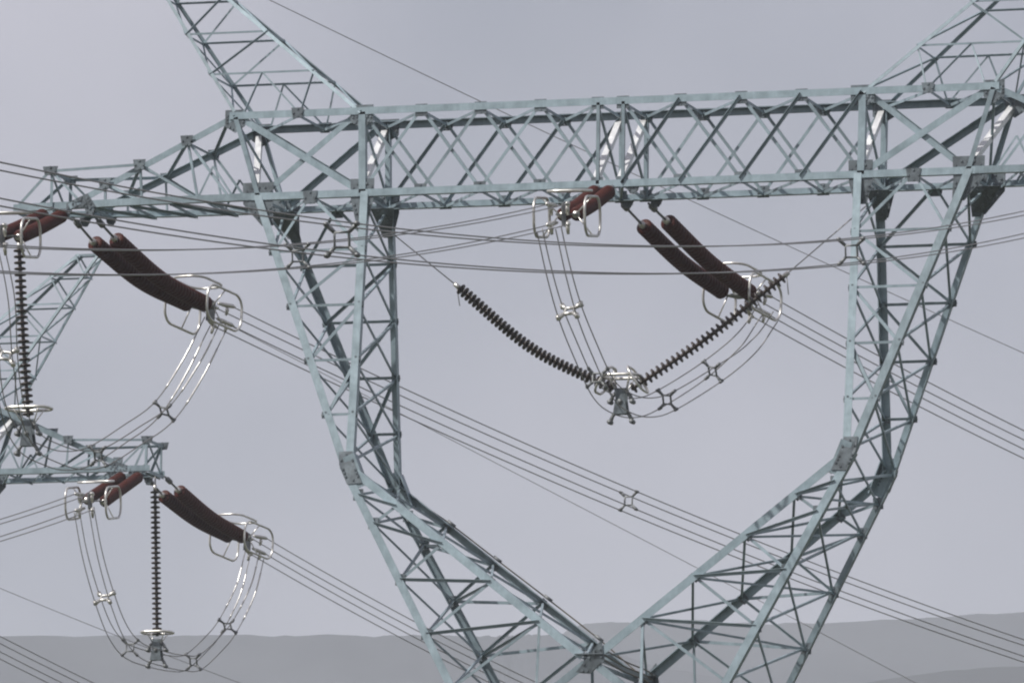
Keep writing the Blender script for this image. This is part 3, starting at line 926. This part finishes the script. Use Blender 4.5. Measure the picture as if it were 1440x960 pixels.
def jumper_yoke(c, label, ringsize, flat, bend, side=0.16):
    root = thing('jumper_yoke', c, label, 'clamp', 'jumper yokes below the slim insulators')
    X, Y, Z = V((1, 0, 0)), V((0, 1, 0)), V((0, 0, 1))
    for s in (-1, 1):
        link('yoke_plate', plate_mesh([c + Y * 0.10 * s + X * -0.13 + Z * 0.10, c + Y * 0.10 * s + X * 0.13 + Z * 0.10, c + Y * 0.10 * s + X * 0.10 - Z * 0.10, c + Y * 0.10 * s + X * 0.15 - Z * 0.44,
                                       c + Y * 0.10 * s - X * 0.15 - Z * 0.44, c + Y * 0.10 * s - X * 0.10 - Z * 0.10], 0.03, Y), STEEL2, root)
    link('spindle', rod(c - Y * 0.14 - Z * 0.18, c + Y * 0.14 - Z * 0.18, 0.05, 12), FITTING, root)
    for sx in (-1, 1):
        for z in (-0.08, -0.50):
            p = c + X * 0.10 * sx + Z * (z + 0.14)
            q = c + X * 0.24 * sx + Z * (z - 0.10)
            link('clamp_arm', tube_mesh([p, (p + q) / 2 + X * 0.02 * sx, q], [0.035, 0.04, 0.05], 8), FITTING, root)
            link('cable_clamp', rod(q - Y * 0.09, q + Y * 0.09, 0.05, 10), FITTING, root)
    link('grading_ring', tube_mesh(racetrack(c + Z * flat, X, Y, ringsize, 0.62), 0.034, 8, True), ALU, root)
    for s in (-1, 1):
        link('ring_arm', rod(c + X * 0.1 * s, c + X * (ringsize * 0.3) * s + Z * flat + Y * 0.2, 0.014), ALU, root)
        link('ring_arm', rod(c + X * 0.1 * s, c + X * (ringsize * 0.3) * s + Z * flat - Y * 0.2, 0.014), ALU, root)
    if bend:
        for s in (-1, 1):
            t = V((s * 0.83, 0, 0.55))
            n = V((-s * 0.55, 0, 0.83))
            cc = c + t * 0.42 + Z * 0.05
            link('grading_ring', tube_mesh(racetrack(cc, n, Y, 0.62, 0.72), 0.028, 8, True), ALU, root)
            link('ring_arm', rod(c + t * 0.12, cc + n * 0.3, 0.014), ALU, root)
    return root
jumper_yoke(at_y(874, 553, yv), 'grey jumper yoke with white rings at the foot of the V in the window', 0.80, 0.36, True)
jumper_yoke(at_y(40, 598, 0.0), 'grey jumper yoke with one flat ring under the upright insulator at the left edge', 0.95, 0.36, False)
jumper_yoke(at_y(221, 904, T2.y), 'grey jumper yoke with one flat ring low against the hill, under the far insulator', 0.80, 0.28, False)

# ------------------------------------------------------------------ brown cable clipped along the left leg
fc = [W1(-5.30, 1.80, -7.4), W1(-5.05, 1.86, -7.75), W1(-4.2, 1.93, -8.35), W1(-3.2, 2.0, -9.12), W1(-2.1, 2.06, -9.96), W1(-1.0, 2.12, -10.82), W1(-0.15, 2.12, -11.55), W1(0.1, 2.0, -11.75)]
fr = thing('earth_cable', fc[0], 'brown cable clipped along the upper edge of the left leg down to the apex plate', 'cable')
for k in range(1):
    link('cable', tube_mesh([p + V((0, 0, -0.03)) for p in smooth_path(fc, 8)], 0.015, 6), SHEATH, fr)
for p in fc[2:6]:
    link('clip', rod(p + V((-0.08, 0, 0.05)), p + V((0.08, 0, -0.07)), 0.035, 8), FITTING, fr)
fc2 = [at_y(848, 920, -2.0), at_y(878, 937, -0.6), at_y(905, 948, 0.8), at_y(915, 955, 1.9)]
fr2 = thing('earth_cable', fc2[0], 'brown cable crossing from the front apex plate to the back one at the bottom', 'cable')
for k in range(3):
    link('cable', tube_mesh([p + V((0.02 * k, 0, 0.10 * k - 0.1)) for p in smooth_path(fc2, 8)], 0.016, 6), SHEATH, fr2)

# ------------------------------------------------------------------ ground, hills, air
def noise1(x, seed):
    r = 0
    for k in range(5):
        f = 2.0 ** k
        r += math.sin(x * f * 1.7 + seed * (k + 1.3)) / f
    return r
gp = 9800.0
n = 24
gv = [(-gp + 2 * gp * i / n, -gp + 2 * gp * j / n, 0) for j in range(n + 1) for i in range(n + 1)]
gf = [(j * (n + 1) + i, j * (n + 1) + i + 1, (j + 1) * (n + 1) + i + 1, (j + 1) * (n + 1) + i) for j in range(n) for i in range(n)]
tag(link('ground', mesh('ground', gv, gf), GROUND), kind='structure')

fwd = V((F_.x, F_.y, 0)).normalized()
rgt = V((fwd.y, -fwd.x, 0))
def hill(dist, crest, width, depth, seed, rough):
    """range of hills whose crest line runs across the view at a distance"""
    xs_ = []
    for px, py in crest:
        d = ray(px, py)
        d = d * (dist / d.dot(fwd))
        xs_.append((d.dot(rgt), CAM.z + d.z))
    nu, nv = 420, 40
    vs_, fs = [], []
    rnd = random.Random(int(seed * 10))
    for j in range(nv + 1):
        v = j / nv * 2 - 1
        v = math.copysign(abs(v) ** 2.6, v)
        sh = 1 - abs(v) ** 0.9
        for i in range(nu + 1):
            q = i / nu * 2 - 1
            u = math.copysign(abs(q) ** 2.4, q) * width
            h = lerp(xs_, u)
            e = max(0, 1 - max(0, abs(u) - width * 0.55) / (width * 0.45)) ** 1.2
            base = CAM + fwd * (dist + depth * v) + rgt * u
            near = max(0.0, 1 - abs(u) / 600)
            scrub = (rnd.random() * 0.9 + noise1(u * 0.09, seed + 9) * 0.35) * near * dist / 4000
            bump = rough * (noise1(u * 0.004 + v * 3, seed) + noise1(u * 0.011 - v * 5, seed + 4) * 0.5) * (1 - sh) * sh * 8
            vs_.append((base.x, base.y, max(-0.5, h * e * sh + bump * e + scrub * e * (sh > 0.02) - 0.5)))
    for j in range(nv):
        for i in range(nu):
            a = j * (nu + 1) + i
            fs.append((a, a + 1, a + nu + 2, a + nu + 1))
    return tag(link('hill', mesh('hill', vs_, fs, True), HILL), kind='structure')
hill(4000, [(-4000, 930), (-1200, 905), (0, 893), (300, 892), (640, 893), (790, 893), (900, 930), (1200, 990), (3000, 1100)], 3400, 1200, 1.0, 5.0)
hill(4300, [(-2500, 930), (300, 990), (700, 930), (780, 896), (812, 878), (860, 875), (960, 871), (1090, 877), (1200, 874), (1300, 868), (1440, 858), (2200, 840), (4000, 900)], 3400, 1200, 2.0, 6.0)
hill(3100, [(-500, 1200), (900, 1010), (1200, 962), (1300, 944), (1440, 935), (2300, 915), (4000, 960)], 3000, 700, 3.0, 3.0)

hb = bpy.data.meshes.new('haze')
bm = bmesh.new()
bmesh.ops.create_cube(bm, size=1.0)
bm.to_mesh(hb)
bm.free()
hz = bpy.data.objects.new('haze', hb)
COL.objects.link(hz)
top = 690.0
hz.scale = (20000, 20000, top + 2.0)
hz.location = (0, 0, (top - 2.0) / 2)
hm = bpy.data.materials.new('haze_air')
hm.use_nodes = True
hn = hm.node_tree
for x in list(hn.nodes):
    if x.type != 'OUTPUT_MATERIAL': hn.nodes.remove(x)
pv = hn.nodes.new('ShaderNodeVolumePrincipled')
pv.inputs['Color'].default_value = (0.86, 0.91, 1.0, 1)
pv.inputs['Density'].default_value = HAZE_DENSITY
pv.inputs['Anisotropy'].default_value = 0.0
hn.links.new(pv.outputs[0], [x for x in hn.nodes if x.type == 'OUTPUT_MATERIAL'][0].inputs['Volume'])
hb.materials.append(hm)
tag(hz, kind='stuff')
print('hill tops', max(v.co.z for o in bpy.data.objects if o.name.startswith('hill') for v in o.data.vertices), 'T2', T2)
